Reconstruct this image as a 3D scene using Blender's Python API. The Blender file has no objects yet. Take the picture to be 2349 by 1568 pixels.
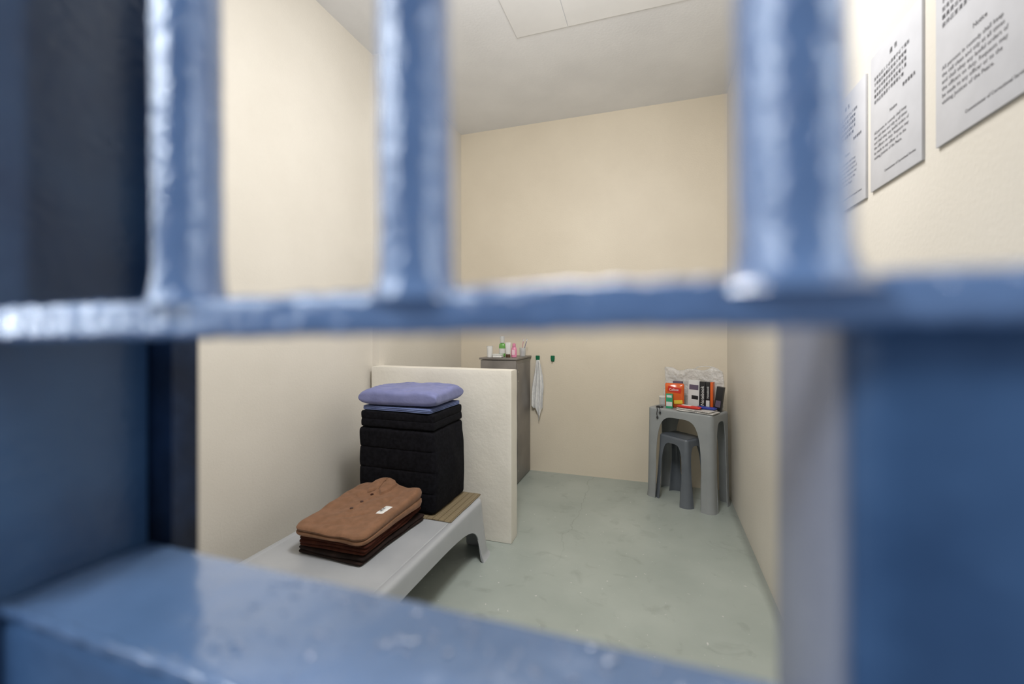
import bpy, bmesh, math, random
from mathutils import Vector, Matrix, noise
random.seed(4)
S = bpy.context.scene
COL = S.collection
CAMZ = 1.35

# ------------------------------------------------------------------ materials
def new_mat(name):
    m = bpy.data.materials.new(name); m.use_nodes = True
    nt = m.node_tree
    return m, nt, nt.nodes["Principled BSDF"]

def paint(name, c1, c2, rough=0.6, nscale=3.0, bscale=60.0, bstr=0.1, bdist=0.002, metallic=0.0, coat=0.0,
          ramp=(0.35, 0.65), rough2=None, sheen=0.0, stretch=None, spec=0.5):
    m, nt, b = new_mat(name)
    N = nt.nodes; L = nt.links
    tc = N.new("ShaderNodeTexCoord")
    src = tc.outputs["Object"]
    if stretch:
        mp = N.new("ShaderNodeMapping"); mp.inputs["Scale"].default_value = stretch
        L.new(src, mp.inputs["Vector"]); src = mp.outputs["Vector"]
    n1 = N.new("ShaderNodeTexNoise"); n1.inputs["Scale"].default_value = nscale; n1.inputs["Detail"].default_value = 5
    L.new(src, n1.inputs["Vector"])
    r = N.new("ShaderNodeValToRGB")
    r.color_ramp.elements[0].position = ramp[0]; r.color_ramp.elements[1].position = ramp[1]
    r.color_ramp.elements[0].color = (*c1, 1); r.color_ramp.elements[1].color = (*c2, 1)
    L.new(n1.outputs["Fac"], r.inputs["Fac"]); L.new(r.outputs["Color"], b.inputs["Base Color"])
    b.inputs["Roughness"].default_value = rough
    if rough2 is not None:
        mr = N.new("ShaderNodeMapRange"); mr.inputs["To Min"].default_value = rough; mr.inputs["To Max"].default_value = rough2
        L.new(n1.outputs["Fac"], mr.inputs["Value"]); L.new(mr.outputs["Result"], b.inputs["Roughness"])
    b.inputs["Metallic"].default_value = metallic
    b.inputs["Coat Weight"].default_value = coat
    b.inputs["Specular IOR Level"].default_value = spec
    if sheen: b.inputs["Sheen Weight"].default_value = sheen
    if bstr > 0:
        n2 = N.new("ShaderNodeTexNoise"); n2.inputs["Scale"].default_value = bscale; n2.inputs["Detail"].default_value = 3
        L.new(src, n2.inputs["Vector"])
        bp = N.new("ShaderNodeBump"); bp.inputs["Strength"].default_value = bstr; bp.inputs["Distance"].default_value = bdist
        L.new(n2.outputs["Fac"], bp.inputs["Height"]); L.new(bp.outputs["Normal"], b.inputs["Normal"])
        if coat: L.new(bp.outputs["Normal"], b.inputs["Coat Normal"])
    return m

def flat(name, c, rough=0.5, metallic=0.0, alpha=1.0, trans=0.0, bump=0.08):
    m = paint(name, tuple(x*0.94 for x in c), c, rough, 20, 300, bump, 0.0005, metallic)
    b = m.node_tree.nodes["Principled BSDF"]
    b.inputs["Alpha"].default_value = alpha
    b.inputs["Transmission Weight"].default_value = trans
    return m

M_wall = paint("cream_wall_paint", (0.675, 0.635, 0.565), (0.725, 0.685, 0.615), 0.5, 1.6, 90, 0.25, 0.003)
M_wallback = paint("warm_cream_wall_paint", (0.685, 0.61, 0.49), (0.735, 0.66, 0.535), 0.5, 1.4, 90, 0.25, 0.003)
M_ceil = paint("white_ceiling_paint", (0.80, 0.805, 0.83), (0.87, 0.875, 0.90), 0.8, 2.0, 60, 0.25, 0.003)
M_panel = paint("ceiling_board_paint", (0.84, 0.84, 0.85), (0.89, 0.89, 0.90), 0.7, 3.0, 60, 0.1)
M_part = paint("partition_paint", (0.74, 0.705, 0.63), (0.80, 0.765, 0.69), 0.5, 3.0, 40, 0.35, 0.004)

def floor_mat():
    m, nt, b = new_mat("green_grey_floor_paint")
    N = nt.nodes; L = nt.links
    tc = N.new("ShaderNodeTexCoord")
    n1 = N.new("ShaderNodeTexNoise"); n1.inputs["Scale"].default_value = 2.2; n1.inputs["Detail"].default_value = 8
    L.new(tc.outputs["Object"], n1.inputs["Vector"])
    r = N.new("ShaderNodeValToRGB")
    r.color_ramp.elements[0].position = 0.3; r.color_ramp.elements[0].color = (0.32, 0.36, 0.33, 1)
    r.color_ramp.elements[1].position = 0.7; r.color_ramp.elements[1].color = (0.40, 0.44, 0.405, 1)
    L.new(n1.outputs["Fac"], r.inputs["Fac"])
    n3 = N.new("ShaderNodeTexNoise"); n3.inputs["Scale"].default_value = 42; n3.inputs["Detail"].default_value = 4
    L.new(tc.outputs["Object"], n3.inputs["Vector"])
    r3 = N.new("ShaderNodeValToRGB"); r3.color_ramp.elements[0].position = 0.69; r3.color_ramp.elements[1].position = 0.73
    L.new(n3.outputs["Fac"], r3.inputs["Fac"])
    mx = N.new("ShaderNodeMixRGB"); mx.inputs["Color2"].default_value = (0.60, 0.60, 0.58, 1)
    L.new(r3.outputs["Color"], mx.inputs["Fac"]); L.new(r.outputs["Color"], mx.inputs["Color1"])
    n5 = N.new("ShaderNodeTexNoise"); n5.inputs["Scale"].default_value = 7; n5.inputs["Detail"].default_value = 10; n5.inputs["Distortion"].default_value = 1.0
    L.new(tc.outputs["Object"], n5.inputs["Vector"])
    r4 = N.new("ShaderNodeValToRGB")
    e = r4.color_ramp.elements
    e[0].position = 0.58; e[0].color = (0, 0, 0, 1); e[1].position = 0.72; e[1].color = (0.38, 0.38, 0.38, 1)
    L.new(n5.outputs["Fac"], r4.inputs["Fac"])
    mx2 = N.new("ShaderNodeMixRGB"); mx2.inputs["Color2"].default_value = (0.20, 0.22, 0.20, 1)
    L.new(r4.outputs["Color"], mx2.inputs["Fac"]); L.new(mx.outputs["Color"], mx2.inputs["Color1"])
    sp = N.new("ShaderNodeSeparateXYZ"); L.new(tc.outputs["Object"], sp.inputs["Vector"])
    n6 = N.new("ShaderNodeTexNoise"); n6.inputs["Scale"].default_value = 4; n6.inputs["Detail"].default_value = 6
    L.new(tc.outputs["Object"], n6.inputs["Vector"])
    ma = N.new("ShaderNodeMath"); ma.operation = 'MULTIPLY_ADD'; ma.inputs[1].default_value = 0.22
    L.new(n6.outputs["Fac"], ma.inputs[0]); L.new(sp.outputs["X"], ma.inputs[2])
    mb = N.new("ShaderNodeMath"); mb.operation = 'ADD'; mb.inputs[1].default_value = 0.56-0.11
    L.new(ma.outputs[0], mb.inputs[0])
    mc = N.new("ShaderNodeMath"); mc.operation = 'ABSOLUTE'; L.new(mb.outputs[0], mc.inputs[0])
    rc = N.new("ShaderNodeValToRGB"); rc.color_ramp.elements[0].position = 0.0; rc.color_ramp.elements[0].color = (1, 1, 1, 1)
    rc.color_ramp.elements[1].position = 0.005; rc.color_ramp.elements[1].color = (0, 0, 0, 1)
    L.new(mc.outputs[0], rc.inputs["Fac"])
    mr = N.new("ShaderNodeMapRange"); mr.inputs["From Min"].default_value = 2.3; mr.inputs["From Max"].default_value = 3.0
    L.new(sp.outputs["Y"], mr.inputs["Value"])
    m4 = N.new("ShaderNodeMath"); m4.operation = 'MULTIPLY'; L.new(rc.outputs["Color"], m4.inputs[0]); L.new(mr.outputs["Result"], m4.inputs[1])
    m5 = N.new("ShaderNodeMath"); m5.operation = 'MULTIPLY'; L.new(m4.outputs[0], m5.inputs[0]); m5.inputs[1].default_value = 0.45
    mx3 = N.new("ShaderNodeMixRGB"); mx3.inputs["Color2"].default_value = (0.17, 0.18, 0.16, 1)
    L.new(m5.outputs[0], mx3.inputs["Fac"]); L.new(mx2.outputs["Color"], mx3.inputs["Color1"])
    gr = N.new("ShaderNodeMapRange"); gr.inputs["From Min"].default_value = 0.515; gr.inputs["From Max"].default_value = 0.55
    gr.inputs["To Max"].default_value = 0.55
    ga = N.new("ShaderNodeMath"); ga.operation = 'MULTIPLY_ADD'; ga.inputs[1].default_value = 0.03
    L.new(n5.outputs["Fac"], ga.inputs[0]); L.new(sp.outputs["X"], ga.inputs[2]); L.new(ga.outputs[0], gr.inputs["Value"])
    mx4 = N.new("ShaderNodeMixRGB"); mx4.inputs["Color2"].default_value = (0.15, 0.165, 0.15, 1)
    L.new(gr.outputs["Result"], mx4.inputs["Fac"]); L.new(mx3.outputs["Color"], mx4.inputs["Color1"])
    L.new(mx4.outputs["Color"], b.inputs["Base Color"])
    b.inputs["Roughness"].default_value = 0.36
    bp = N.new("ShaderNodeBump"); bp.inputs["Strength"].default_value = 0.25; bp.inputs["Distance"].default_value = 0.004
    n2 = N.new("ShaderNodeTexNoise"); n2.inputs["Scale"].default_value = 14; n2.inputs["Detail"].default_value = 6
    L.new(tc.outputs["Object"], n2.inputs["Vector"]); L.new(n2.outputs["Fac"], bp.inputs["Height"])
    L.new(bp.outputs["Normal"], b.inputs["Normal"])
    return m
M_floor = floor_mat()

M_blue = paint("glossy_blue_paint", (0.105, 0.175, 0.325), (0.17, 0.265, 0.45), 0.15, 18, 300, 0.6, 0.002, coat=1.0, spec=0.6)
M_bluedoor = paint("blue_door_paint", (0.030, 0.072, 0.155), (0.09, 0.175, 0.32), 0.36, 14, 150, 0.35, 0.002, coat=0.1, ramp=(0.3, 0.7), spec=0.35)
M_jamb = paint("reflected_light_jamb", (0.20, 0.21, 0.26), (0.25, 0.26, 0.31), 0.4, 10, 150, 0.3, 0.002, spec=0.35)  # grey stands for room light reflected on the blue jamb, put into the colour
M_stile = paint("shaded_blue_stile", (0.013, 0.036, 0.088), (0.034, 0.080, 0.16), 0.38, 9, 150, 0.35, 0.002, coat=0.1)  # door blue darkened: shade on the left reveal is put into the colour
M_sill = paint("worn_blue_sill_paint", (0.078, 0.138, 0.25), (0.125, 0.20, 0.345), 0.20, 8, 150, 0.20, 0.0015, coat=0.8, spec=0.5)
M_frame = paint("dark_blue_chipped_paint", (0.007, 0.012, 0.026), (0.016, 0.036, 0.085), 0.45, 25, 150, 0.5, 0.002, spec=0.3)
M_grey = paint("grey_plastic", (0.26, 0.275, 0.28), (0.30, 0.315, 0.32), 0.38, 5, 120, 0.05)
M_bed = paint("pale_grey_plastic", (0.36, 0.375, 0.395), (0.41, 0.425, 0.445), 0.34, 4, 300, 0.1, 0.0006)
M_stool = paint("slate_grey_plastic", (0.10, 0.115, 0.135), (0.13, 0.145, 0.165), 0.35, 5, 120, 0.05)
M_black = paint("black_fabric", (0.0035, 0.0035, 0.005), (0.008, 0.008, 0.011), 0.95, 60, 500, 0.4, 0.001, spec=0.12)
M_pillow = paint("lavender_cotton", (0.165, 0.18, 0.345), (0.20, 0.215, 0.40), 0.85, 14, 60, 0.35, 0.004, sheen=0.1, spec=0.2)
M_sheet = paint("blue_sheet_cotton", (0.11, 0.14, 0.28), (0.14, 0.18, 0.34), 0.85, 14, 90, 0.3, 0.003, spec=0.2)
M_brown = paint("tan_brown_fleece", (0.185, 0.097, 0.055), (0.23, 0.12, 0.070), 0.95, 30, 260, 0.6, 0.0015, sheen=0.1, spec=0.12)
M_rust = paint("dark_red_brown_fleece", (0.040, 0.012, 0.008), (0.062, 0.020, 0.012), 0.95, 30, 260, 0.5, 0.0015, spec=0.12)
M_choc = paint("dark_chocolate_cloth", (0.014, 0.009, 0.008), (0.024, 0.014, 0.012), 0.9, 30, 260, 0.4, 0.0015, spec=0.15)
M_locker = paint("brown_grey_metal", (0.17, 0.158, 0.15), (0.27, 0.25, 0.235), 0.30, 5, 60, 0.1, metallic=0.35, rough2=0.5, ramp=(0.3, 0.7))
M_white = flat("white_plastic", (0.78, 0.78, 0.76), 0.35)
M_notice = flat("white_notice_board", (0.58, 0.585, 0.62), 0.4)
M_ink = flat("black_ink", (0.02, 0.02, 0.025), 0.6)
M_inkgrey = flat("printed_grey_ink", (0.09, 0.09, 0.10), 0.6)
M_towel = paint("white_terry_cloth", (0.74, 0.74, 0.73), (0.84, 0.84, 0.83), 0.95, 40, 300, 0.6, 0.002)
M_green = flat("green_plastic", (0.005, 0.14, 0.06), 0.3)
M_lime = flat("green_gel", (0.16, 0.42, 0.10), 0.2)
M_pink = flat("pink_plastic", (0.75, 0.27, 0.42), 0.35)
M_clear = flat("translucent_plastic", (0.80, 0.82, 0.82), 0.25, alpha=0.55)
M_bag = paint("translucent_bag_film", (0.74, 0.74, 0.75), (0.88, 0.88, 0.88), 0.15, 12, 24, 1.0, 0.03)
M_bag.node_tree.nodes["Principled BSDF"].inputs["Alpha"].default_value = 0.42
M_orange = flat("orange_foil", (0.70, 0.12, 0.02), 0.2)
M_red = flat("red_print", (0.60, 0.03, 0.02), 0.25)
M_yellow = flat("yellow_print", (0.8, 0.55, 0.05), 0.4)
M_blueprint = flat("dark_blue_print", (0.02, 0.04, 0.30), 0.3)
M_boxblack = flat("black_carton", (0.012, 0.012, 0.014), 0.35)
M_boxwhite = flat("white_carton", (0.68, 0.67, 0.66), 0.45)
M_boxgreen = flat("green_carton", (0.03, 0.33, 0.16), 0.4)
M_boxgrey = flat("purple_grey_carton", (0.12, 0.09, 0.14), 0.45)
M_button = flat("brown_button", (0.05, 0.018, 0.012), 0.3)

def straw_mat():
    m, nt, b = new_mat("woven_straw")
    N = nt.nodes; L = nt.links
    tc = N.new("ShaderNodeTexCoord")
    w = N.new("ShaderNodeTexWave"); w.wave_type = 'BANDS'; w.bands_direction = 'Y'
    w.inputs["Scale"].default_value = 45; w.inputs["Distortion"].default_value = 1.2; w.inputs["Detail"].default_value = 3
    L.new(tc.outputs["Object"], w.inputs["Vector"])
    r = N.new("ShaderNodeValToRGB")
    r.color_ramp.elements[0].position = 0.1; r.color_ramp.elements[0].color = (0.09, 0.065, 0.035, 1)
    r.color_ramp.elements[1].position = 0.75; r.color_ramp.elements[1].color = (0.34, 0.27, 0.16, 1)
    L.new(w.outputs["Fac"], r.inputs["Fac"])
    w2 = N.new("ShaderNodeTexWave"); w2.bands_direction = 'X'; w2.inputs["Scale"].default_value = 9
    L.new(tc.outputs["Object"], w2.inputs["Vector"])
    r2 = N.new("ShaderNodeValToRGB"); r2.color_ramp.elements[0].position = 0.0; r2.color_ramp.elements[0].color = (0.45, 0.4, 0.3, 1)
    r2.color_ramp.elements[1].position = 0.12; r2.color_ramp.elements[1].color = (1, 1, 1, 1)
    L.new(w2.outputs["Fac"], r2.inputs["Fac"])
    mx = N.new("ShaderNodeMixRGB"); mx.blend_type = 'MULTIPLY'; mx.inputs["Fac"].default_value = 0.8
    L.new(r.outputs["Color"], mx.inputs["Color1"]); L.new(r2.outputs["Color"], mx.inputs["Color2"])
    L.new(mx.outputs["Color"], b.inputs["Base Color"]); b.inputs["Roughness"].default_value = 0.6
    bp = N.new("ShaderNodeBump"); bp.inputs["Strength"].default_value = 0.6; bp.inputs["Distance"].default_value = 0.002
    L.new(w.outputs["Fac"], bp.inputs["Height"]); L.new(bp.outputs["Normal"], b.inputs["Normal"])
    return m
M_straw = straw_mat()

def news_mat():
    m, nt, b = new_mat("printed_newspaper")
    N = nt.nodes; L = nt.links
    tc = N.new("ShaderNodeTexCoord")
    br = N.new("ShaderNodeTexBrick"); br.inputs["Scale"].default_value = 60
    br.inputs["Color1"].default_value = (0.22, 0.2, 0.2, 1); br.inputs["Color2"].default_value = (0.5, 0.48, 0.46, 1)
    br.inputs["Mortar"].default_value = (0.66, 0.64, 0.6, 1); br.inputs["Mortar Size"].default_value = 0.06
    L.new(tc.outputs["Object"], br.inputs["Vector"])
    L.new(br.outputs["Color"], b.inputs["Base Color"]); b.inputs["Roughness"].default_value = 0.7
    return m
M_news = news_mat()

# ------------------------------------------------------------------ helpers
def tag(o, label=None, cat=None, group=None, kind=None):
    if label: o["label"] = label
    if cat: o["category"] = cat
    if group: o["group"] = group
    if kind: o["kind"] = kind

def finish(name, bm, mat, parent=None, loc=(0, 0, 0), rot=(0, 0, 0), smooth=True, recalc=True, **kw):
    if recalc: bmesh.ops.recalc_face_normals(bm, faces=bm.faces)
    me = bpy.data.meshes.new(name); bm.to_mesh(me); bm.free()
    if mat: me.materials.append(mat)
    if smooth:
        for p in me.polygons: p.use_smooth = True
        try: me.set_sharp_from_angle(angle=math.radians(40))
        except Exception: pass
    o = bpy.data.objects.new(name, me); COL.objects.link(o)
    o.location = loc; o.rotation_euler = rot
    if parent: o.parent = parent
    tag(o, **kw)
    return o

def empty(name, loc, rotz=0, **kw):
    o = bpy.data.objects.new(name, None); COL.objects.link(o)
    o.empty_display_size = 0.05
    o.location = loc; o.rotation_euler = (0, 0, rotz)
    tag(o, **kw); return o

def pydata(verts, faces, dist=1e-5):
    bm = bmesh.new()
    vs = [bm.verts.new(v) for v in verts]
    for f in faces:
        if len(set(f)) >= 3:
            try: bm.faces.new([vs[i] for i in f])
            except ValueError: pass
    bmesh.ops.remove_doubles(bm, verts=bm.verts, dist=dist)
    return bm

def box_bm(c, s, bevel=0.0, seg=2):
    bm = bmesh.new()
    bmesh.ops.create_cube(bm, size=1.0)
    for v in bm.verts: v.co = Vector((v.co.x*s[0]+c[0], v.co.y*s[1]+c[1], v.co.z*s[2]+c[2]))
    if bevel > 0:
        bmesh.ops.bevel(bm, geom=list(bm.edges), offset=bevel, segments=seg, affect='EDGES', profile=0.6)
    return bm

def box(name, c, s, mat, bevel=0.0, **kw):
    return finish(name, box_bm(c, s, bevel), mat, **kw)

def merge(bms):
    out = bmesh.new()
    for b in bms:
        me = bpy.data.meshes.new("tmp"); b.to_mesh(me); b.free(); out.from_mesh(me); bpy.data.meshes.remove(me)
    return out

def extrude_poly(name, pts, z0, z1, mat, **kw):
    n = len(pts)
    verts = [(x, y, z0) for x, y in pts] + [(x, y, z1) for x, y in pts]
    faces = [tuple(range(n)), tuple(range(n, 2*n))] + [(i, (i+1) % n, n+(i+1) % n, n+i) for i in range(n)]
    return finish(name, pydata(verts, faces), mat, smooth=False, **kw)

def cell_wall_bm(xs, zs, solid, y0, y1):
    verts = []; faces = []
    def q(a, b, c, d):
        i = len(verts); verts.extend([a, b, c, d]); faces.append((i, i+1, i+2, i+3))
    nx, nz = len(xs)-1, len(zs)-1
    S_ = lambda i, j: 0 <= i < nx and 0 <= j < nz and solid(i, j)
    for i in range(nx):
        for j in range(nz):
            if not S_(i, j): continue
            a, b, c, d = xs[i], xs[i+1], zs[j], zs[j+1]
            q((a, y0, c), (b, y0, c), (b, y0, d), (a, y0, d)); q((a, y1, c), (b, y1, c), (b, y1, d), (a, y1, d))
            if not S_(i-1, j): q((a, y0, c), (a, y1, c), (a, y1, d), (a, y0, d))
            if not S_(i+1, j): q((b, y0, c), (b, y1, c), (b, y1, d), (b, y0, d))
            if not S_(i, j-1): q((a, y0, c), (a, y1, c), (b, y1, c), (b, y0, c))
            if not S_(i, j+1): q((a, y0, d), (a, y1, d), (b, y1, d), (b, y0, d))
    return pydata(verts, faces)

def soft_bm(size, r, n=(24, 24, 12), fn=None):
    hx, hy, hz = [s/2 for s in size]
    verts = []; faces = []; idx = {}
    def vid(i, j, k):
        key = (i, j, k)
        if key not in idx:
            q = Vector((-hx+2*hx*i/n[0], -hy+2*hy*j/n[1], -hz+2*hz*k/n[2]))
            rr = min(r, hx, hy, hz)
            c = Vector((max(-(hx-rr), min(hx-rr, q.x)), max(-(hy-rr), min(hy-rr, q.y)), max(-(hz-rr), min(hz-rr, q.z))))
            d = q-c
            p = c + d.normalized()*rr if d.length > 1e-9 else q
            if fn: p = fn(p, Vector((p.x/hx, p.y/hy, p.z/hz)))
            idx[key] = len(verts); verts.append(p)
        return idx[key]
    for a in range(n[0]):
        for b in range(n[1]):
            for k in (0, n[2]): faces.append((vid(a, b, k), vid(a+1, b, k), vid(a+1, b+1, k), vid(a, b+1, k)))
    for a in range(n[0]):
        for c in range(n[2]):
            for k in (0, n[1]): faces.append((vid(a, k, c), vid(a+1, k, c), vid(a+1, k, c+1), vid(a, k, c+1)))
    for b in range(n[1]):
        for c in range(n[2]):
            for k in (0, n[0]): faces.append((vid(k, b, c), vid(k, b+1, c), vid(k, b+1, c+1), vid(k, b, c+1)))
    return pydata(verts, faces, 1e-6)

def nz(p, s, seed=0.0):
    return noise.noise(Vector((p.x*s+seed, p.y*s-seed*1.3, p.z*s+seed*0.7)))

def lathe_bm(profile, seg=28, sy=1.0, c=(0, 0, 0)):
    verts = []; faces = []
    for (r, z) in profile:
        for k in range(seg):
            a = 2*math.pi*k/seg
            verts.append((c[0]+max(r, 1e-5)*math.cos(a), c[1]+max(r, 1e-5)*math.sin(a)*sy, c[2]+z))
    for i in range(len(profile)-1):
        for k in range(seg):
            faces.append((i*seg+k, i*seg+(k+1) % seg, (i+1)*seg+(k+1) % seg, (i+1)*seg+k))
    if profile[0][0] > 0: faces.append(tuple(range(seg)))
    if profile[-1][0] > 0: faces.append(tuple(range((len(profile)-1)*seg, len(profile)*seg)))
    return pydata(verts, faces, 2e-5)

def tube_bm(pts, r, seg=10, closed=False, rf=None, flatz=1.0):
    pts = [Vector(p) for p in pts]; n = len(pts)
    verts = []; faces = []
    up = Vector((0, 0, 1))
    for i, p in enumerate(pts):
        a = pts[i-1] if (i > 0 or closed) else pts[i]
        b = pts[(i+1) % n] if (i < n-1 or closed) else pts[i]
        t = (b-a).normalized()
        u = t.cross(up)
        if u.length < 1e-3: u = t.cross(Vector((0, 1, 0)))
        u.normalize(); w = u.cross(t).normalized()
        rr = rf(i/(n-1)) if rf else r
        for k in range(seg):
            an = 2*math.pi*k/seg
            verts.append(p+u*math.cos(an)*rr+w*math.sin(an)*rr*flatz)
    m = n if closed else n-1
    for i in range(m):
        for k in range(seg):
            j = (i+1) % n
            faces.append((i*seg+k, i*seg+(k+1) % seg, j*seg+(k+1) % seg, j*seg+k))
    if not closed:
        faces.append(tuple(range(seg))); faces.append(tuple(range((n-1)*seg, n*seg)))
    return pydata(verts, faces, 1e-6)

def text_obj(name, body, size, mat, parent, loc, rotm, align='LEFT', space=1.0, label=None, depth=0.0003, charsp=1.0):
    cu = bpy.data.curves.new(name, 'FONT'); cu.body = body; cu.size = size; cu.align_x = align
    cu.space_line = space; cu.extrude = depth; cu.resolution_u = 3; cu.space_character = charsp
    t = bpy.data.objects.new(name, cu); COL.objects.link(t)
    dg = bpy.context.evaluated_depsgraph_get(); dg.update()
    me = bpy.data.meshes.new_from_object(t.evaluated_get(dg))
    bpy.data.objects.remove(t)
    me.materials.clear(); me.materials.append(mat)
    o = bpy.data.objects.new(name, me); COL.objects.link(o)
    o.parent = parent
    o.matrix_local = Matrix.Translation(Vector(loc)) @ rotm.to_4x4()
    if label: o["label"] = label
    return o

# ------------------------------------------------------------------ room shell
XL, XL2, XR, YB, H = -1.94, -1.885, 0.554, 4.012, 3.32
YF = 0.19
extrude_poly("floor", [(XL-0.12, 0.10), (XR+0.12, 0.10), (XR+0.12, YB+0.12), (XL-0.12, YB+0.12)], -0.1, 0, M_floor, kind="structure", label="green-grey painted concrete floor with scuffs")
extrude_poly("ceiling", [(XL-0.12, YF), (XR+0.12, YF), (XR+0.12, YB+0.12), (XL-0.12, YB+0.12)], H, H+0.1, M_ceil, kind="structure", label="off-white plastered ceiling")
extrude_poly("wall_left", [(XL-0.12, YF), (XL, YF), (XL, 2.64), (XL2, 2.64), (XL2, YB), (XL-0.12, YB)], 0, H, M_wall, kind="structure", label="cream painted wall beside the bed")
extrude_poly("wall_right", [(XR, YF), (XR+0.12, YF), (XR+0.12, YB), (XR, YB)], 0, H, M_wall, kind="structure", label="cream painted wall with printed notices")
extrude_poly("wall_back", [(XL-0.12, YB), (XR+0.12, YB), (XR+0.12, YB+0.12), (XL-0.12, YB+0.12)], 0, H, M_wallback, kind="structure", label="warm cream painted end wall")
xs = [XL, -0.42, 0.50, XR]; zs = [0, 2.16, H]
finish("wall_front", cell_wall_bm(xs, zs, lambda i, j: not (i == 1 and j == 0), YF, YF+0.08), M_wall, smooth=False, kind="structure", label="cream wall around the cell door")
box("trim_1", (-0.725, 2.14, H-0.002), (0.345, 1.30, 0.006), M_panel, 0.001, smooth=False, kind="structure", label="off-white ceiling board")
box("trim_2", (-0.02, 2.14, H-0.002), (1.055, 1.30, 0.006), M_panel, 0.001, smooth=False, kind="structure", label="off-white ceiling board")

def part_fn(p, q):
    k = 0.0014
    return p + Vector((nz(p, 9, 1)*k, nz(p, 9, 5)*k, nz(p, 7, 9)*k))
pm = soft_bm((1.04, 0.12, 1.09), 0.006, (60, 10, 60), part_fn)
finish("wall_partition", pm, M_part, loc=(-0.888-0.5, 2.64+0.003, 0.545), kind="structure", label="low cream plastered privacy wall")

# ------------------------------------------------------------------ cell door
Y0, Y1 = 0.118, 0.185
SZ = CAMZ-0.1314
dx = [-0.30, 0.044, 0.40, 0.48]; dz = [0.01, SZ-0.003, CAMZ+0.0065, 1.86, 2.12]
def dsolid(i, j):
    if i == 2 or j in (0, 3): return True
    return j == 1 and i == 1
door = finish("door_1", cell_wall_bm(dx, dz, dsolid, Y0, Y1), M_bluedoor, smooth=False, kind="structure", label="blue painted steel cell door with barred window and serving hatch")
bv = door.modifiers.new("bevel", 'BEVEL'); bv.width = 0.009; bv.segments = 5; bv.limit_method = 'ANGLE'
box("door_stile", (-0.341, (0.098+Y1)/2, 1.065), (0.08, Y1-0.098, 2.11), M_stile, 0.002, parent=door, label="blue upright door edge with shade put into its colour")
box("hatch_jamb", (0.0435, 0.1545, CAMZ-0.063), (0.003, 0.058, 0.134), M_jamb, 0.001, parent=door, label="side of the hatch opening with reflected room light put into its colour")
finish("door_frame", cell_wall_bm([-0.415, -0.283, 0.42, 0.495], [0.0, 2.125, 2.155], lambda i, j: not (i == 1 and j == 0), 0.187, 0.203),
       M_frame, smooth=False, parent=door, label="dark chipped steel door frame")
parts = [soft_bm((0.343, 0.067, 0.004), 0.0018, (120, 24, 3), lambda p, q: p+Vector((0, 0, 0.0004*nz(p, 60, 2)+0.0002*nz(p, 180, 2))))]
for k in range(170):
    x = -0.07+0.24*(random.random()**0.8)
    y = random.uniform(-0.031, 0.031)
    if x > 0.166: continue
    r = random.uniform(0.0006, 0.0019)
    b_ = bmesh.new(); bmesh.ops.create_icosphere(b_, subdivisions=3, radius=r)
    sx, sy = random.uniform(0.8, 1.6), random.uniform(0.8, 1.8)
    for v in b_.verts: v.co = Vector((v.co.x*sx+x, v.co.y*sy+y, v.co.z*0.5+0.002))
    parts.append(b_)
parts.append(tube_bm([(-0.170+0.34*k/80, -0.0325, 0.0005+0.0004*math.sin(k*1.7)) for k in range(81)], 0.0024, 10, rf=lambda t: 0.0024+0.0004*math.sin(t*90)))
finish("hatch_sill", merge(parts), M_sill, parent=door, loc=(-0.128, 0.1515, SZ-0.002), recalc=False, label="worn pale blue hatch sill with paint drips")

def bar_mesh(h, blob, R):
    verts = []; faces = []; seg = 40; rows = 260
    for i in range(rows+1):
        z = h*(i/rows)**1.5
        for k in range(seg):
            a = 2*math.pi*k/seg
            p = Vector((math.cos(a)*0.01, math.sin(a)*0.01, z))
            r = R + 0.00018*nz(p, 60, 3+blob) + 0.00018*nz(p, 320, 8)
            r += blob*0.0045*math.exp(-(z/0.0035)) * (1+0.5*nz(p, 120, 2))
            verts.append((math.cos(a)*r, math.sin(a)*r, z))
    for i in range(rows):
        for k in range(seg):
            faces.append((i*seg+k, i*seg+(k+1) % seg, (i+1)*seg+(k+1) % seg, (i+1)*seg+k))
    faces.append(tuple(range(seg)))
    return pydata(verts, faces, 1e-7)
for k, x in enumerate((-0.1612, -0.0672, 0.0288, 0.129, 0.226, 0.323)):
    finish("bar", bar_mesh(0.50, 0.8 if k != 2 else 1.2, 0.0107 if k != 2 else 0.0112), M_blue, parent=door, loc=(x, 0.1127, CAMZ+0.0085), rot=(0, -0.014, 0))

def cross_fn(p, q):
    t = max(0, min(1, (p.x+0.33)/0.33))
    if p.z < 0: p = Vector((p.x, p.y, p.z - 0.0055*(1-t) + 0.0012*t))
    else: p = Vector((p.x, p.y, p.z - 0.0012*(1-t)+0.0008*t))
    return p + Vector((0, nz(p, 140, 4)*0.0006, nz(p, 160, 7)*0.0007+nz(p, 25, 3)*0.0006))
cb = soft_bm((0.80, 0.017, 0.0115), 0.0035, (420, 12, 10), cross_fn)
finish("crossbar", cb, M_blue, parent=door, loc=(0.05, 0.1135, CAMZ+0.0055))

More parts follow.
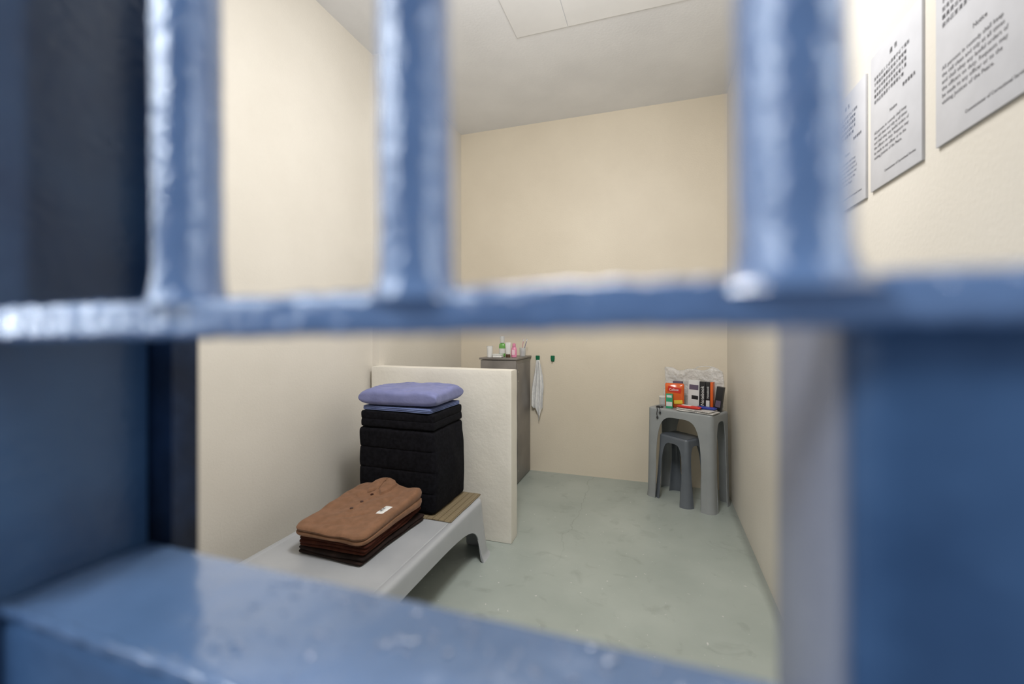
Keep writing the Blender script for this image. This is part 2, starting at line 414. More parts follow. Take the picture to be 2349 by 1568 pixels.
# ------------------------------------------------------------------ moulded plastic furniture
def moulded(root, hw, hd, Ht, r, rt, crown, lw, lh, flare, mat, thick, npow=3.6, topname="table_top", zs=None, groove=0.03, lip=0.008):
    zs = zs or crown*0.80
    per = []
    sides = [((1, 0), (0, -1), hw, hd, lw), ((0, 1), (1, 0), hd, hw, lh), ((-1, 0), (0, 1), hw, hd, lw), ((0, -1), (-1, 0), hd, hw, lh)]
    for (t, n, half, dist, leg) in sides:
        L = half-r; a = half-leg
        xs_ = a*(1-(zs/crown)**npow)**(1/npow)
        samp = [-L + (L-a)*k/3 for k in range(3)]
        inner = [-a*math.cos(math.pi*k/44) for k in range(45)] + [-xs_, xs_]
        samp += sorted(inner) + [a+(L-a)*(k+1)/3 for k in range(3)]
        for x in samp:
            h = crown*max(0, 1-abs(x/a)**npow)**(1/npow) if abs(x) < a else 0.0
            if abs(abs(x)-xs_) < 1e-7: h = zs
            p = Vector((t[0]*x+n[0]*dist, t[1]*x+n[1]*dist)); per.append((p, Vector(n), h))
        n2 = Vector((t[0], t[1])); n1 = Vector(n)
        cc = Vector((t[0]*L+n[0]*(dist-r), t[1]*L+n[1]*(dist-r)))
        for k in range(1, 7):
            an = math.pi/2*k/7
            d = n1*math.cos(an)+n2*math.sin(an)
            per.append((cc+d*r, d, 0.0))
    m = len(per)
    def off(z):
        t = 1-z/Ht
        o = flare*(t**1.3)
        if z < 0.02: o += lip*(1-z/0.02)**2
        return o
    rings = []
    tops = [(groove+0.006, 0), (groove+0.003, -0.0), (groove, -0.0025), (groove-0.004, 0)]
    for k in range(6):
        an = math.pi/2*k/5
        tops.append((rt*(1-math.sin(an)), -rt*(1-math.cos(an))))
    verts = []; faces = []
    def add(p): verts.append(p); return len(verts)-1
    g0 = groove+0.006
    for sc in (0.03, 0.5, 0.97):
        rings.append([add(((p.x-n.x*g0)*sc, (p.y-n.y*g0)*sc, Ht)) for p, n, h in per])
    for (ins, dz_) in tops:
        rings.append([add((p.x-n.x*ins, p.y-n.y*ins, Ht+dz_)) for p, n, h in per])
    K = 5
    ztop = Ht-rt
    for k in range(1, K+1):
        row = []
        for p, n, h in per:
            zb = max(h, zs); z = ztop+(zb-ztop)*k/K
            o = off(z); row.append(add((p.x+n.x*o, p.y+n.y*o, z)))
        rings.append(row)
    for a_, b_ in zip(rings[:-1], rings[1:]):
        for i in range(m):
            j = (i+1) % m; faces.append((a_[i], b_[i], b_[j], a_[j]))
    faces.append(tuple(rings[0]))
    def mods(o):
        sm = o.modifiers.new("solid", 'SOLIDIFY'); sm.thickness = thick; sm.offset = -1
        es = o.modifiers.new("split", 'EDGE_SPLIT'); es.split_angle = math.radians(38); es.use_edge_sharp = False
    top = finish(topname, pydata(verts, faces, 1e-6), mat, parent=root, recalc=True)
    s = sum(pg.normal[2]*pg.area for pg in top.data.polygons)
    if s < 0: top.data.flip_normals()
    mods(top)
    for sx in (-1, 1):
        for sy in (-1, 1):
            verts = []; faces = []; cols = {}
            MR = 14
            def colm(i):
                if i in cols: return cols[i]
                p, n, h = per[i]; hh = min(h, zs); c = []
                for k in range(MR+1):
                    z = zs+(hh-zs)*k/MR
                    o = off(z); verts.append((p.x+n.x*o, p.y+n.y*o, z)); c.append(len(verts)-1)
                cols[i] = c; return c
            for i in range(m):
                j = (i+1) % m
                if per[i][2] <= zs+1e-6 and per[j][2] <= zs+1e-6:
                    mid = (per[i][0]+per[j][0])/2
                    if mid.x*sx > 0 and mid.y*sy > 0:
                        a_, b_ = colm(i), colm(j)
                        for k in range(MR): faces.append((a_[k], b_[k], b_[k+1], a_[k+1]))
            lg = finish("leg", pydata(verts, faces, 1e-5), mat, parent=root)
            s = sum((pg.normal[0]*sx+pg.normal[1]*sy)*pg.area for pg in lg.data.polygons)
            if s < 0: lg.data.flip_normals()
            mods(lg)
    return top

BZ = 0.33
bed = empty("bed", (-1.375, 1.54, 0))
tag(bed, "low pale grey moulded plastic bed platform along the cream wall", "bed")
moulded(bed, 0.375, 0.92, BZ, 0.06, 0.022, 0.240, 0.13, 0.13, 0.036, M_bed, 0.006, npow=5, topname="bed_platform", groove=0.045, lip=0.016)

tcx, tcy, TA = 0.226, 3.716, -math.radians(30)
TZ = 0.72
table = empty("table", (tcx, tcy, 0), TA)
tag(table, "small grey moulded plastic table with arched sides in the corner", "table")
moulded(table, 0.262, 0.150, TZ, 0.036, 0.014, 0.660, 0.076, 0.066, 0.012, M_grey, 0.005, npow=4.2, topname="table_top", groove=0.022, lip=0.006)
stool = empty("stool", (0.178, 3.70, 0), -math.radians(42))
tag(stool, "slate grey moulded plastic stool tucked under the small table", "stool")
moulded(stool, 0.135, 0.10, 0.51, 0.026, 0.018, 0.455, 0.034, 0.032, 0.036, M_stool, 0.005, npow=4, topname="seat", groove=0.020, lip=0.003)

# ------------------------------------------------------------------ bedding
def mat_fn(p, q):
    return p + Vector((nz(p, 14, 2)*0.003, nz(p, 14, 6)*0.003, 0))
finish("straw_mat", soft_bm((0.57, 0.41, 0.008), 0.003, (50, 40, 3), mat_fn), M_straw, loc=(-1.315, 2.27, BZ+0.0045),
       label="folded woven straw mat under the black mattress", cat="mat")
def matt_fn(p, q):
    d = Vector((0, 0, 0))
    zz = (q.z+1)/2
    g = abs(math.sin(zz*math.pi*4))**0.25
    if q.y < -0.7: d.y += 0.005*(1-g) + 0.004*nz(p, 12, 3)
    if q.x > 0.8:
        d.x += 0.024*(1-q.z**2)*(0.4+0.6*(1-min(1, abs(q.y)))) + 0.006*nz(p, 10, 5)
    if q.x < -0.8: d.x -= 0.006*g
    d.x -= 0.010*max(0, q.z)*(1 if q.x > 0 else 0)
    return p + d
finish("mattress", soft_bm((0.485, 0.385, 0.455), 0.022, (40, 34, 72), matt_fn), M_black, loc=(-1.385, 2.282, BZ+0.0085+0.2275),
       label="thick black folded foam mattress block standing on the bed", cat="mattress")
def blanket_fn(nl, seed, amp=0.012):
    def f(p, q):
        zz = (q.z+1)/2
        g = abs(math.sin(zz*math.pi*nl))**0.5
        out = max(abs(q.x), abs(q.y))
        d = Vector((p.x, p.y, 0)).normalized()*(-amp*(1-g)) if out > 0.85 else Vector((0, 0, 0))
        return p + d + Vector((0.005*nz(p, 9, seed), 0.005*nz(p, 9, seed+4), 0))
    return f
z = BZ+0.0085+0.456
finish("blanket", soft_bm((0.470, 0.378, 0.092), 0.010, (40, 34, 24), blanket_fn(2, 2, 0.004)), M_black, loc=(-1.386, 2.28, z+0.046), rot=(0, 0, 0.01),
       label="black folded wool blanket on the mattress block", cat="blanket")
z += 0.093
finish("bed_sheet", soft_bm((0.445, 0.36, 0.026), 0.008, (50, 40, 24), blanket_fn(3, 6, 0.006)), M_sheet, loc=(-1.385, 2.275, z+0.013), rot=(0, 0, -0.03),
       label="blue folded cotton sheet under the pillow", cat="bed sheet")
z += 0.027
def pillow():
    n = 72; verts = []; faces = []
    hx, hy, t = 0.246, 0.188, 0.050
    for s in (1, -1):
        for i in range(n+1):
            for j in range(n+1):
                u = math.sin(math.pi/2*(-1+2*i/n)); v = math.sin(math.pi/2*(-1+2*j/n))
                e = max(0, (1-abs(u)**6))**0.26*max(0, (1-abs(v)**6))**0.26
                pin = 1-0.018*(1-abs(v)**2)*abs(u)**4
                piv = 1-0.025*(1-abs(u)**2)*abs(v)**4
                x = u*hx*pin; y = v*hy*piv
                P = Vector((x, y, 0))
                zz = s*t*e
                if s > 0:
                    zz += 0.012*nz(P, 8, 2)*e**0.4 + 0.007*nz(P, 22, 5)*e**0.3
                    zz += 0.004*abs(nz(Vector((x*0.5, y*2, 0)), 26, 9))*e**0.3
                else: zz *= 0.95
                verts.append((x, y, zz))
    m = (n+1)*(n+1)
    for s in (0, 1):
        for i in range(n):
            for j in range(n):
                a = s*m+i*(n+1)+j
                faces.append((a, a+1, a+n+2, a+n+1))
    return pydata(verts, faces, 1e-6)
finish("pillow", pillow(), M_pillow, loc=(-1.385, 2.275, z+0.0480), rot=(0.0, -0.01, 0.03),
       label="lavender blue cotton pillow on top of the bedding stack", cat="pillow")

# ------------------------------------------------------------------ folded garments
def garment_fn(nl, seed):
    def f(p, q):
        zz = (q.z+1)/2
        g = abs(math.sin(zz*math.pi*nl))**0.5 if nl > 1 else 1
        out = max(abs(q.x), abs(q.y))
        d = Vector((p.x, p.y, 0)).normalized()*(-0.010*(1-g)) if out > 0.88 else Vector((0, 0, 0))
        w = math.floor(zz*nl)
        return p + d + Vector((0.012*nz(p, 6, seed+w*3), 0.012*nz(p, 6, seed+4+w*3), 0))
    return f
GX, GY = -1.370, 1.812
G = "folded garments on the bed"
z = BZ+0.001
finish("folded_trousers", soft_bm((0.355, 0.50, 0.036), 0.012, (40, 50, 16), garment_fn(2, 1)), M_choc, loc=(GX, GY, z+0.018), rot=(0, 0, -0.03),
       label="dark chocolate folded trousers at the bottom of the pile", cat="trousers", group=G)
z += 0.0365
finish("folded_sweater", soft_bm((0.35, 0.495, 0.052), 0.014, (40, 50, 24), garment_fn(3, 5)), M_rust, loc=(GX-0.004, GY-0.002, z+0.026), rot=(0, 0, 0.03),
       label="dark red-brown folded sweater in the middle of the pile", cat="sweater", group=G)
z += 0.0525
shirt = empty("folded_shirt", (GX-0.004, GY-0.004, z), -0.02)
tag(shirt, "tan brown fleece shirt folded on the pile with name patch", "shirt", G)
OUT = [(-0.178, -0.252), (-0.06, -0.262), (0.07, -0.256), (0.180, -0.250), (0.194, -0.13), (0.190, 0.0), (0.194, 0.11), (0.198, 0.19), (0.176, 0.236), (0.12, 0.232),
       (0.055, 0.245), (0.0, 0.262), (-0.06, 0.264), (-0.12, 0.240), (-0.180, 0.220), (-0.200, 0.12), (-0.194, 0.0), (-0.192, -0.12)]
def catmull(pts, k):
    out = []; n = len(pts)
    for i in range(n):
        p0, p1, p2, p3 = [Vector(pts[(i+d) % n]) for d in (-1, 0, 1, 2)]
        for j in range(k):
            t = j/k
            out.append(0.5*((2*p1)+(-p0+p2)*t+(2*p0-5*p1+4*p2-p3)*t*t+(-p0+3*p1-3*p2+p3)*t**3))
    return out
WD = 0.046; SHH = 0.040
def hz(x, y):
    P = Vector((x, y, 0))
    h = SHH+WD*(y/0.26+1)/2 + 0.007*nz(P, 6, 3) + 0.005*nz(P, 15, 6) + 0.002*nz(P, 34, 2)
    h += 0.020*math.exp(-((x+0.035)**2+(y-0.215)**2)/0.004) + 0.008*math.exp(-((x-0.17)**2+(y-0.19)**2)/0.0018)
    rx = 0.158+0.006*math.sin(y*9)
    h += 0.004/(1+math.exp(-(x-rx)/0.004))
    h -= 0.005*math.exp(-((y-0.6*x+0.12)/0.007)**2)*math.exp(-((x-0.03)/0.09)**2)
    h -= 0.005*math.exp(-((y+0.5*x-0.02)/0.007)**2)*math.exp(-((x+0.11)/0.05)**2)
    h -= 0.004*math.exp(-((y-0.25*x+0.19)/0.006)**2)*math.exp(-((x+0.05)/0.10)**2)
    h -= 0.004*math.exp(-((x-0.075-0.2*y)/0.006)**2)*math.exp(-((y-0.10)/0.09)**2)
    return h
def shirt_bm():
    per = catmull(OUT, 7); m = len(per); verts = []; faces = []
    rings = [(0.93, 0.0), (0.985, 0.06), (1.0, 0.22), (0.995, 0.38), (0.965, 0.46), (0.99, 0.56), (1.0, 0.75), (0.985, 0.90), (0.96, 0.97), (0.92, 1.0)]
    s = 0.89
    while s > 0.02: rings.append((s, 1.0)); s -= 0.025
    rings.append((0.01, 1.0))
    for (s, f) in rings:
        for p in per:
            x, y = p.x*s, p.y*s
            verts.append((x, y, hz(x, y)*f))
    for i in range(len(rings)-1):
        for k in range(m):
            j = (k+1) % m; faces.append((i*m+k, i*m+j, (i+1)*m+j, (i+1)*m+k))
    faces.append(tuple(range(m))); faces.append(tuple(range((len(rings)-1)*m, len(rings)*m)))
    return pydata(verts, faces, 1e-6)
finish("shirt_body", shirt_bm(), M_brown, parent=shirt, loc=(0, 0, 0.0003))
def collar_leaf(sgn):
    inner = [(0.0, 0.214), (0.003, 0.212), (0.006, 0.200), (0.004, 0.175), (0.001, 0.150)]
    outer = [(0.0, 0.246), (0.045, 0.242), (0.074, 0.214), (0.070, 0.160), (0.040, 0.108)]
    n = 28; mth = 12; verts = []; faces = []
    def lerp(L, t):
        f = t*(len(L)-1); i = min(int(f), len(L)-2)
        return Vector(L[i]).lerp(Vector(L[i+1]), f-i)
    for i in range(n+1):
        t = i/n; a = lerp(inner, t); b = lerp(outer, t)
        for j in range(mth+1):
            s = j/mth; q = a.lerp(b, s); x = -0.030+sgn*q.x; y = q.y
            lift = 0.011 if j < mth else 0.0
            verts.append((x, y, hz(x, y)+lift*min(1, 0.3+s*2)*(1 if 0 < i < n else 0.2)))
    for i in range(n):
        for j in range(mth):
            k = i*(mth+1)+j; faces.append((k, k+1, k+mth+2, k+mth+1))
    return pydata(verts, faces, 1e-7)
finish("collar", merge([collar_leaf(1), collar_leaf(-1)]), M_brown, parent=shirt)
def strip(x0, x1, y0, y1, lift, nx=4, ny=30):
    verts = []; faces = []
    for i in range(nx+1):
        for j in range(ny+1):
            x = x0+(x1-x0)*i/nx; y = y0+(y1-y0)*j/ny
            e = 0 if i in (0, nx) or j in (0, ny) else lift
            verts.append((x, y, hz(x, y)+e-0.0002))
    for i in range(nx):
        for j in range(ny):
            a = i*(ny+1)+j; faces.append((a, a+1, a+ny+2, a+ny+1))
    return pydata(verts, faces, 1e-7)
finish("placket", strip(-0.045, -0.015, -0.085, 0.150, 0.0050), M_brown, parent=shirt)
for by in (0.095, 0.015, -0.06):
    finish("button", lathe_bm([(0.0075, 0), (0.0085, 0.001), (0.008, 0.003), (0.004, 0.0025), (0, 0.0025)], 20), M_button, parent=shirt,
           loc=(-0.030, by, hz(-0.030, by)+0.0050), rot=(0.09, 0, 0))
lm = finish("name_patch", strip(0.108, 0.150, -0.062, 0.022, 0.0030, 6, 14), M_white, parent=shirt, label="white name patch with small printed marks")
text_obj("patch_print", "姓 名", 0.015, M_ink, lm, (0.132, -0.045, hz(0.127, -0.02)+0.0048), Matrix.Rotation(math.radians(5), 3, 'X') @ Matrix.Rotation(math.radians(90), 3, 'Z'))

# ------------------------------------------------------------------ locker
lk = empty("locker", (-1.318, 3.775, 0))
tag(lk, "narrow brown-grey metal locker against the end wall", "locker")
box("body", (0, 0, 0.545), (0.33, 0.44, 1.07), M_locker, 0.004, parent=lk)
finish("top_panel", box_bm((0, 0, 1.092), (0.35, 0.46, 0.016), 0.003), M_locker, parent=lk)
dr = box("door", (0.168, 0, 0.55), (0.006, 0.39, 1.0), M_locker, 0.002, parent=lk)
M_rivet = flat("steel_rivet", (0.5, 0.48, 0.45), 0.3, 1.0)
for zz in (0.90, 0.98, 0.12):
    finish("rivet", lathe_bm([(0.006, 0), (0.005, 0.002), (0, 0.003)], 14), M_rivet, parent=lk, loc=(0.171, -0.18, zz), rot=(0, math.pi/2, 0))
LZ = 1.1005
GT = "toiletries on the locker"
def bottle(name, x, y, parts, **kw):
    e = empty(name, (x, y, LZ)); tag(e, group=GT, **kw)
    for (pn, bm, mt) in parts: finish(pn, bm, mt, parent=e)
    return e
bottle("plastic_cup", -1.425, 3.63, [("cup_body", lathe_bm([(0.022, 0), (0.024, 0.002), (0.028, 0.098), (0.030, 0.10), (0.0275, 0.10), (0.0225, 0.005), (0, 0.005)]), M_white)],
       label="white plastic cup on the locker top", cat="cup")
e = empty("soap_dish", (-1.335, 3.60, LZ)); tag(e, "small white soap dish with lid on the locker", "soap dish", GT)
finish("dish_base", soft_bm((0.085, 0.06, 0.020), 0.008, (14, 12, 6)), M_white, parent=e, loc=(0, 0, 0.010))
finish("dish_lid", soft_bm((0.088, 0.063, 0.014), 0.006, (14, 12, 6)), M_clear, parent=e, loc=(0, 0, 0.027))
bottle("shampoo_bottle", -1.345, 3.74, [("bottle_body", lathe_bm([(0.02, 0), (0.029, 0.003), (0.031, 0.02), (0.031, 0.09), (0.028, 0.115), (0.016, 0.125), (0.015, 0.128)], 28, 0.65), M_lime),
       ("bottle_label", lathe_bm([(0.0315, 0.03), (0.0315, 0.075)], 28, 0.66), M_white),
       ("cap", lathe_bm([(0.021, 0.126), (0.022, 0.128), (0.021, 0.180), (0.019, 0.186), (0, 0.186)]), M_clear)],
       label="green shampoo bottle with clear cap", cat="bottle")
bottle("cream_tube", -1.262, 3.66, [("tube_body", lathe_bm([(0.018, 0.028), (0.022, 0.04), (0.025, 0.09), (0.027, 0.128), (0.0265, 0.132)], 24, 0.55), M_white),
       ("cap", lathe_bm([(0.019, 0), (0.020, 0.002), (0.0195, 0.028), (0.0, 0.028)], 24, 0.8), flat("brown_cap", (0.10, 0.05, 0.03), 0.4))],
       label="white cream tube standing on brown cap", cat="tube")
bottle("lotion_bottle", -1.212, 3.68, [("bottle_body", lathe_bm([(0.018, 0), (0.024, 0.003), (0.027, 0.03), (0.026, 0.06), (0.022, 0.085), (0.014, 0.094), (0.013, 0.096)], 28, 0.7), M_pink),
       ("bottle_label", soft_bm((0.028, 0.004, 0.045), 0.0015, (6, 3, 8), lambda p, q: p+Vector((0, -0.0175, 0.045))), flat("pale_pink_label", (0.85, 0.6, 0.68), 0.4)),
       ("cap", lathe_bm([(0.0155, 0.094), (0.016, 0.096), (0.014, 0.124), (0, 0.126)]), M_pink)],
       label="pink lotion bottle with pink cap", cat="bottle")
bottle("tumbler", -1.187, 3.86, [("cup_body", lathe_bm([(0.024, 0), (0.026, 0.003), (0.030, 0.075), (0.0315, 0.078), (0.029, 0.078), (0.0245, 0.006), (0, 0.006)]), M_clear)],
       label="clear tumbler holding toothbrushes", cat="cup")
for (ox, oy, tx, ty, mt, lb) in ((-0.008, 0, 0.30, 0.1, M_pink, "pink toothbrush leaning in the clear tumbler"), (0.004, 0.005, 0.42, -0.1, M_blueprint, "dark blue toothbrush leaning in the clear tumbler")):
    tb_ = empty("toothbrush", (-1.192+ox, 3.86+oy, LZ+0.010)); tag(tb_, lb, "toothbrush", GT)
    tb_.rotation_euler = (ty, tx*0.55, 0)
    finish("brush_handle", tube_bm([(0, 0, 0), (0, 0, 0.06), (0.002, 0, 0.12), (0, 0, 0.155)], 0.0032, 8, rf=lambda t: 0.004-0.0015*math.sin(math.pi*t)), mt, parent=tb_)
    finish("bristles", box_bm((0.004, 0, 0.143), (0.010, 0.008, 0.022), 0.001), M_white, parent=tb_)

for k, (hx, hz_) in enumerate(((-1.082, 1.072), (-0.936, 1.074))):
    hk = empty("wall_hook", (hx, YB, hz_)); tag(hk, "green plastic wall hook holding a white towel" if k == 0 else "empty green plastic wall hook on the cream wall", "hook", "green hooks on the wall")
    b1 = soft_bm((0.040, 0.008, 0.056), 0.004, (12, 4, 14), lambda p, q: Vector((p.x*(1-0.25*max(0, -q.z)), p.y, p.z)))
    finish("hook_plate", b1, M_green, parent=hk, loc=(0, -0.0042, 0))
    finish("hook_arm", tube_bm([(0, -0.008, -0.008), (0, -0.018, -0.022), (0, -0.028, -0.027), (0, -0.036, -0.020), (0, -0.038, -0.008)], 0.004, 10), M_green, parent=hk)
def towel():
    nu, nv = 60, 70; verts = []; faces = []
    for j in range(nv+1):
        t = j/nv
        w = 0.012+0.042*min(1, (t/0.55))**0.8
        for i in range(nu+1):
            s = -1+2*i/nu
            bot = 0.44 + 0.12*max(0, 1-abs(s-0.25)*1.4) + 0.02*math.sin(s*7)
            zz = -t*bot
            x = s*w*(1-0.10*max(0, t-0.7)) + 0.006*math.sin(t*5)
            y = -0.004+ (0.010+0.008*t)*math.sin(s*math.pi*3.0+0.8*t) + 0.003*nz(Vector((x, t, s)), 9, 2)
            verts.append((x, y, zz))
    for j in range(nv):
        for i in range(nu):
            a = j*(nu+1)+i; faces.append((a, a+1, a+nu+2, a+nu+1))
    return pydata(verts, faces, 1e-7)
tw = finish("towel", towel(), M_towel, loc=(-1.070, YB-0.034, 1.060), label="white cloth towel hanging from a green hook", cat="towel")
q = tw.modifiers.new("solid", 'SOLIDIFY'); q.thickness = 0.003

# ------------------------------------------------------------------ notices on the wall
RT = Matrix(((0, 0, -1), (-1, 0, 0), (0, 1, 0)))
CN = ["所有在囚人士必須遵守以下規則", "不得擅自離開囚室或大聲喧嘩", "如有任何要求或投訴可向當值", "職員提出或要求會見監督人員", "保持囚室清潔不得損壞公物"]
EN = ["All persons in custody shall keep", "the cell clean and tidy at all times", "and shall obey any lawful orders of", "the officers on duty. Requests may", "be made to any officer or to the", "visiting Justices of the Peace."]
def notice(yc, zc, w, h, k, sc=1.0):
    e = empty("notice_board", (XR, yc, zc)); tag(e, ["white printed notice board next to the barred door", "white printed notice board with black bilingual text", "large white printed notice board on the cream wall"][k], "notice", "notices on the wall")
    box("panel", (-0.003, 0, 0), (0.006, w, h), M_notice, 0.0012, parent=e)
    X = -0.0063
    D = 0.0001
    text_obj("printed_title", "通  告", 0.0145*sc, M_ink, e, (X, 0, h/2-0.045*sc), RT, 'CENTER', depth=D)
    text_obj("printed_text", "\n".join(CN), 0.0108*sc, M_inkgrey, e, (X, w/2-0.022, h/2-0.072*sc), RT, 'LEFT', 1.42, depth=D, charsp=1.26)
    text_obj("printed_signature", "懲教署署長", 0.0100*sc, M_inkgrey, e, (X, -w/2+0.024, h/2-0.158*sc), RT, 'RIGHT', depth=D, charsp=1.2)
    text_obj("printed_title", "Notice", 0.0125*sc, M_ink, e, (X, 0, h/2-0.190*sc), RT, 'CENTER', depth=D)
    text_obj("printed_text", "\n".join(EN), 0.0112*sc, M_inkgrey, e, (X, w/2-0.022, h/2-0.215*sc), RT, 'LEFT', 1.18, depth=D, charsp=1.05)
    text_obj("printed_signature", "Commissioner of Correctional Services", 0.0088*sc, M_inkgrey, e, (X, -w/2+0.022, -h/2+0.030), RT, 'RIGHT', depth=D)
notice(1.573, 1.887, 0.238, 0.345, 0, 0.97)
notice(1.304, 1.900, 0.240, 0.360, 1)
notice(1.003, 1.912, 0.262, 0.375, 2, 1.05)

# ------------------------------------------------------------------ things on the small table
ca, sa = math.cos(TA), math.sin(TA)
def TP(x, y, z=0.0): return (tcx+ca*x-sa*y, tcy+sa*x+ca*y, TZ+0.0008+z)
GTB = "supplies on the small table"
e = empty("container", TP(-0.218, 0.030)); tag(e, "clear round plastic container with lid on the table", "container", GTB)
finish("container_body", lathe_bm([(0.032, 0), (0.034, 0.003), (0.038, 0.06), (0.036, 0.06), (0.031, 0.005), (0, 0.005)]), M_clear, parent=e)
finish("container_lid", lathe_bm([(0.039, 0.060), (0.040, 0.062), (0.039, 0.070), (0.03, 0.072), (0, 0.072)]), M_white, parent=e)
def bag_fn(p, q):
    zz = (q.z+1)/2
    w = 1-0.03*zz
    p2 = Vector((p.x*w, p.y*(1-0.35*zz), p.z))
    p2 += Vector((0.014*nz(p, 8, 3), 0.014*nz(p, 9, 6)+0.006*nz(p, 26, 6), 0.0))
    if zz > 0.5: p2.z += (0.03*nz(Vector((p.x, 0, 0)), 9, 1) + 0.010*nz(p, 22, 3) + 0.014*q.x)*(zz-0.5)*2
    return p2
e = empty("plastic_bag", TP(-0.015, 0.117), TA); tag(e, "crumpled translucent white plastic bag on the table", "plastic bag", GTB)
finish("bag_body", soft_bm((0.50, 0.045, 0.310), 0.02, (70, 14, 50), bag_fn), M_bag, parent=e, loc=(0, 0, 0.156))
finish("bag_handle", tube_bm([(0.12+0.10*math.cos(math.pi*k/14), -0.005, 0.300+0.035*math.sin(math.pi*k/14)) for k in range(15)], 0.005, 8, flatz=0.8), M_bag, parent=e)
def pkg(name, lx, ly, w, d, h, mat, rot, label, cat, bev=0.002, tilt=0.0):
    e = empty(name, TP(lx, ly, 0.5*w*abs(math.sin(tilt))), rot); tag(e, label, cat, GTB)
    e.rotation_euler = (0, tilt, rot)
    box("carton", (0, 0, h/2), (w, d, h), mat, bev, parent=e)
    return e
FR = Matrix(((1, 0, 0), (0, 0, -1), (0, 1, 0)))
FRV = FR @ Matrix.Rotation(math.pi/2, 3, 'Z')
R0 = TA+0.35
e = empty("snack_bag", TP(-0.090, -0.030), R0); tag(e, "orange foil snack bag standing on the table", "snack bag", GTB)
def snack_fn(p, q):
    k = (1-q.z**4)*(1-0.5*q.x**4)
    return Vector((p.x+0.002*nz(p, 40, 2), p.y*(0.12+0.88*k)+0.003*nz(p, 25, 5), p.z))
finish("bag_body", soft_bm((0.145, 0.045, 0.195), 0.012, (24, 10, 30), snack_fn), M_orange, parent=e, loc=(0, 0, 0.098))
finish("printed_panel", soft_bm((0.10, 0.004, 0.042), 0.002, (10, 3, 6)), M_red, parent=e, loc=(0, -0.0225, 0.145), rot=(0, 0.15, 0))
finish("printed_panel", soft_bm((0.065, 0.004, 0.030), 0.002, (10, 3, 6)), M_yellow, parent=e, loc=(0.03, -0.0235, 0.05), rot=(0, -0.1, 0))
text_obj("printed_word", "Calbee", 0.026, M_white, e, (-0.040, -0.0255, 0.138), FR)
e = pkg("carton_box", -0.105, -0.085, 0.050, 0.028, 0.115, M_boxgreen, R0, "small green and white carton before the snack bag", "box")
box("printed_panel", (0, -0.0145, 0.035), (0.044, 0.001, 0.035), M_boxwhite, parent=e)
box("printed_panel", (0, -0.0145, 0.095), (0.038, 0.001, 0.018), M_boxwhite, parent=e)
e = pkg("carton_box", -0.105, 0.052, 0.075, 0.03, 0.205, M_boxgrey, TA+0.05, "purple-grey carton behind the snack bag", "box")
box("printed_panel", (0, -0.0155, 0.16), (0.055, 0.001, 0.05), M_boxwhite, parent=e)
e = pkg("carton_box", 0.033, 0.045, 0.085, 0.035, 0.225, M_boxwhite, TA+0.12, "white carton with grey print among black boxes", "box", tilt=0.03)
box("printed_panel", (0, -0.018, 0.17), (0.07, 0.001, 0.04), M_boxgrey, parent=e)
box("printed_panel", (0.01, -0.018, 0.09), (0.05, 0.001, 0.03), M_boxblack, parent=e)
e = pkg("carton_box", 0.108, 0.045, 0.044, 0.045, 0.220, M_boxblack, TA+0.12, "black carton with white vertical lettering", "box")
text_obj("printed_word", "Notebook", 0.036, M_white, e, (0.012, -0.0235, 0.035), FRV)
e = pkg("carton_box", 0.150, 0.045, 0.032, 0.045, 0.220, M_boxblack, TA+0.12, "narrow black and white carton beside the lettered one", "box")
box("printed_panel", (0, -0.023, 0.05), (0.026, 0.001, 0.06), M_boxwhite, parent=e)
text_obj("printed_word", "Notebook", 0.022, M_white, e, (0.008, -0.0235, 0.095), FRV)
e = pkg("carton_box", 0.179, 0.045, 0.020, 0.045, 0.222, M_orange, TA+0.12, "narrow orange-red carton between black boxes", "box")
e = pkg("carton_box", 0.219, 0.045, 0.050, 0.040, 0.190, M_boxblack, TA+0.08, "black carton leaning towards the wall", "box", tilt=0.13)
box("printed_panel", (0, -0.0205, 0.06), (0.036, 0.001, 0.05), M_boxgrey, parent=e)
def paper_fn(seed):
    return lambda p, q: p+Vector((0.003*nz(p, 6, seed), 0.003*nz(p, 6, seed+2), 0.002*nz(p, 9, 5)+0.001))
zz = 0.0062
for k, (lx, ly, w, d, rz) in enumerate(((0.125, -0.080, 0.28, 0.130, 0.02), (0.115, -0.083, 0.26, 0.125, -0.06))):
    p0 = TP(lx, ly, zz)
    finish("newspaper", soft_bm((w, d, 0.010), 0.004, (40, 24, 4), paper_fn(k*3+1)), M_news, loc=p0, rot=(0, 0, TA+rz),
           label="folded printed newspaper on the table edge", cat="newspaper", group="newspapers on the table")
    zz += 0.0122
p0 = TP(0.175, -0.055, zz+0.005)
finish("snack_packet", soft_bm((0.15, 0.050, 0.018), 0.008, (30, 14, 5), lambda p, q: Vector((p.x, p.y, p.z*(1-0.7*q.x**6)+0.001*nz(p, 30, 1)))), M_blueprint, loc=p0, rot=(0, 0, TA+0.05),
       label="flat dark blue foil packet on the newspapers", cat="packet", group=GTB)
p0 = TP(0.075, -0.118, zz+0.006)
e = empty("snack_packet", p0, TA+0.08); tag(e, "flat bright red foil packet on the newspapers", "packet", GTB)
finish("packet_body", soft_bm((0.175, 0.050, 0.020), 0.009, (30, 14, 5), lambda p, q: Vector((p.x, p.y, p.z*(1-0.7*q.x**6)+0.001*nz(p, 30, 5)))), M_red, parent=e)
finish("printed_panel", soft_bm((0.07, 0.03, 0.003), 0.001, (6, 6, 3)), M_white, parent=e, loc=(-0.02, 0, 0.0105))
ep = empty("earphones", TP(-0.18, -0.125)); ep.rotation_euler = (0, 0, TA)
tag(ep, "small black earphones dangling over the table edge", "earphones", GTB)
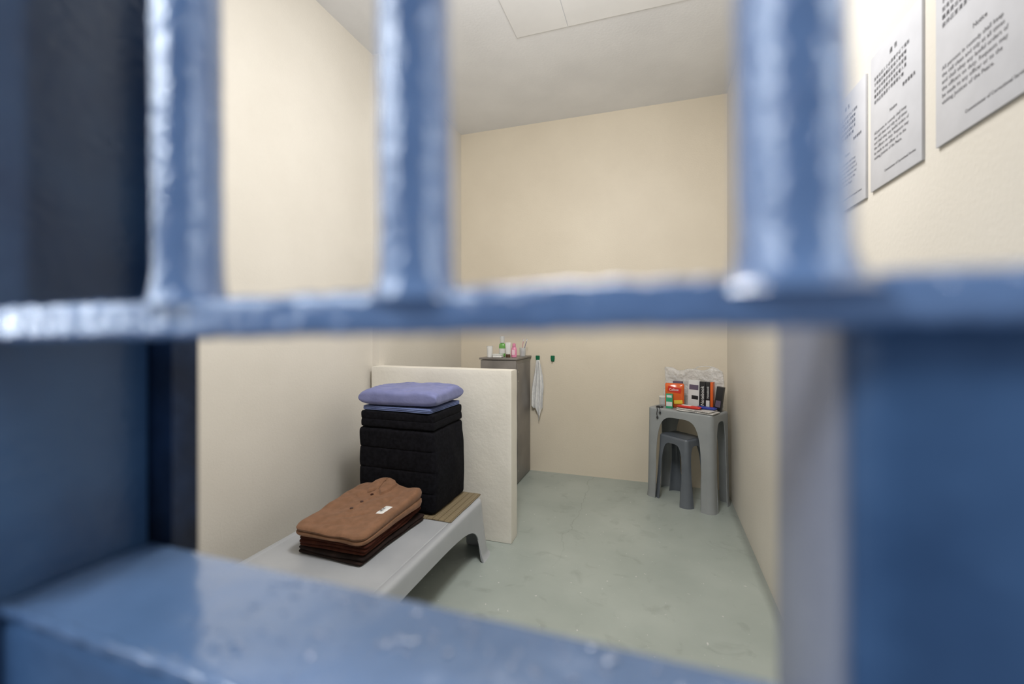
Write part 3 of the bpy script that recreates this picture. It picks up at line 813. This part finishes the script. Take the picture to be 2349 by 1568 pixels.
finish("cord", tube_bm([(0.03, 0.03, 0.004), (0.01, 0.02, 0.010), (-0.02, 0.0, 0.008), (0.0, -0.024, 0.006), (0.01, -0.032, -0.012), (0.006, -0.034, -0.045), (0.012, -0.036, -0.07)], 0.0028, 8), M_boxblack, parent=ep)
finish("cord", tube_bm([(-0.02, 0.0, 0.008), (0.02, -0.02, 0.006), (0.032, -0.032, -0.012), (0.034, -0.034, -0.03)], 0.0028, 8), M_boxblack, parent=ep)
for (a, b, c) in ((0.012, -0.036, -0.074), (0.034, -0.035, -0.034)):
    finish("earbud", lathe_bm([(0, -0.009), (0.006, -0.007), (0.009, 0), (0.006, 0.008), (0, 0.010)], 14), M_boxblack, parent=ep, loc=(a, b, c))
finish("coil", tube_bm([(0.005+0.024*math.cos(2*math.pi*k/20), 0.015+0.016*math.sin(2*math.pi*k/20), 0.006) for k in range(20)], 0.005, 8, closed=True), M_boxblack, parent=ep)

# ------------------------------------------------------------------ lights
def area(name, loc, target, size, energy, col, sy=None):
    l = bpy.data.lights.new(name, 'AREA'); l.energy = energy; l.color = col; l.size = size
    if sy: l.shape = 'RECTANGLE'; l.size_y = sy
    o = bpy.data.objects.new(name, l); COL.objects.link(o); o.location = loc
    d = Vector(target)-Vector(loc); o.rotation_euler = d.to_track_quat('-Z', 'Y').to_euler()
    return o
area("cell_ceiling_light", (-0.30, 1.25, 3.0), (-0.6, 2.6, 0.8), 0.6, 38, (1.0, 0.995, 0.99), 0.6)
pl_ = bpy.data.lights.new("ceiling_fill", 'POINT'); pl_.energy = 22; pl_.shadow_soft_size = 0.06; pl_.color = (1.0, 0.995, 0.99)  # unseen point light added to brighten the ceiling directly
po = bpy.data.objects.new("ceiling_fill", pl_); COL.objects.link(po); po.location = (-0.50, 1.35, 2.76)
CC = (0.82, 0.90, 1.0)
area("corridor_light", (-0.75, -0.55, 2.0), (-0.1, 0.12, 1.36), 0.30, 8, CC, 0.30)
area("corridor_window", (1.15, -0.16, 1.75), (0.0, 0.10, 1.55), 0.06, 8, CC, 1.2)
area("corridor_window", (-1.15, -0.08, 1.75), (0.0, 0.11, 1.55), 0.06, 5, CC, 1.2)
w = bpy.data.worlds.new("World"); S.world = w; w.use_nodes = True
w.node_tree.nodes["Background"].inputs[0].default_value = (0.62, 0.77, 1.0, 1)
w.node_tree.nodes["Background"].inputs[1].default_value = 0.38

# ------------------------------------------------------------------ camera
cam = bpy.data.cameras.new("Camera"); co = bpy.data.objects.new("Camera", cam); COL.objects.link(co)
co.location = (0, 0, CAMZ); co.rotation_euler = (math.radians(90), 0, math.radians(18.5))
cam.sensor_width = 36; cam.sensor_fit = 'HORIZONTAL'; cam.lens = 996/2349*36
cam.shift_y = -29/2349
cam.clip_start = 0.005; cam.clip_end = 50
cam.dof.use_dof = True; cam.dof.focus_distance = 2.7; cam.dof.aperture_fstop = 2.4
S.camera = co
S.view_settings.view_transform = 'Standard'
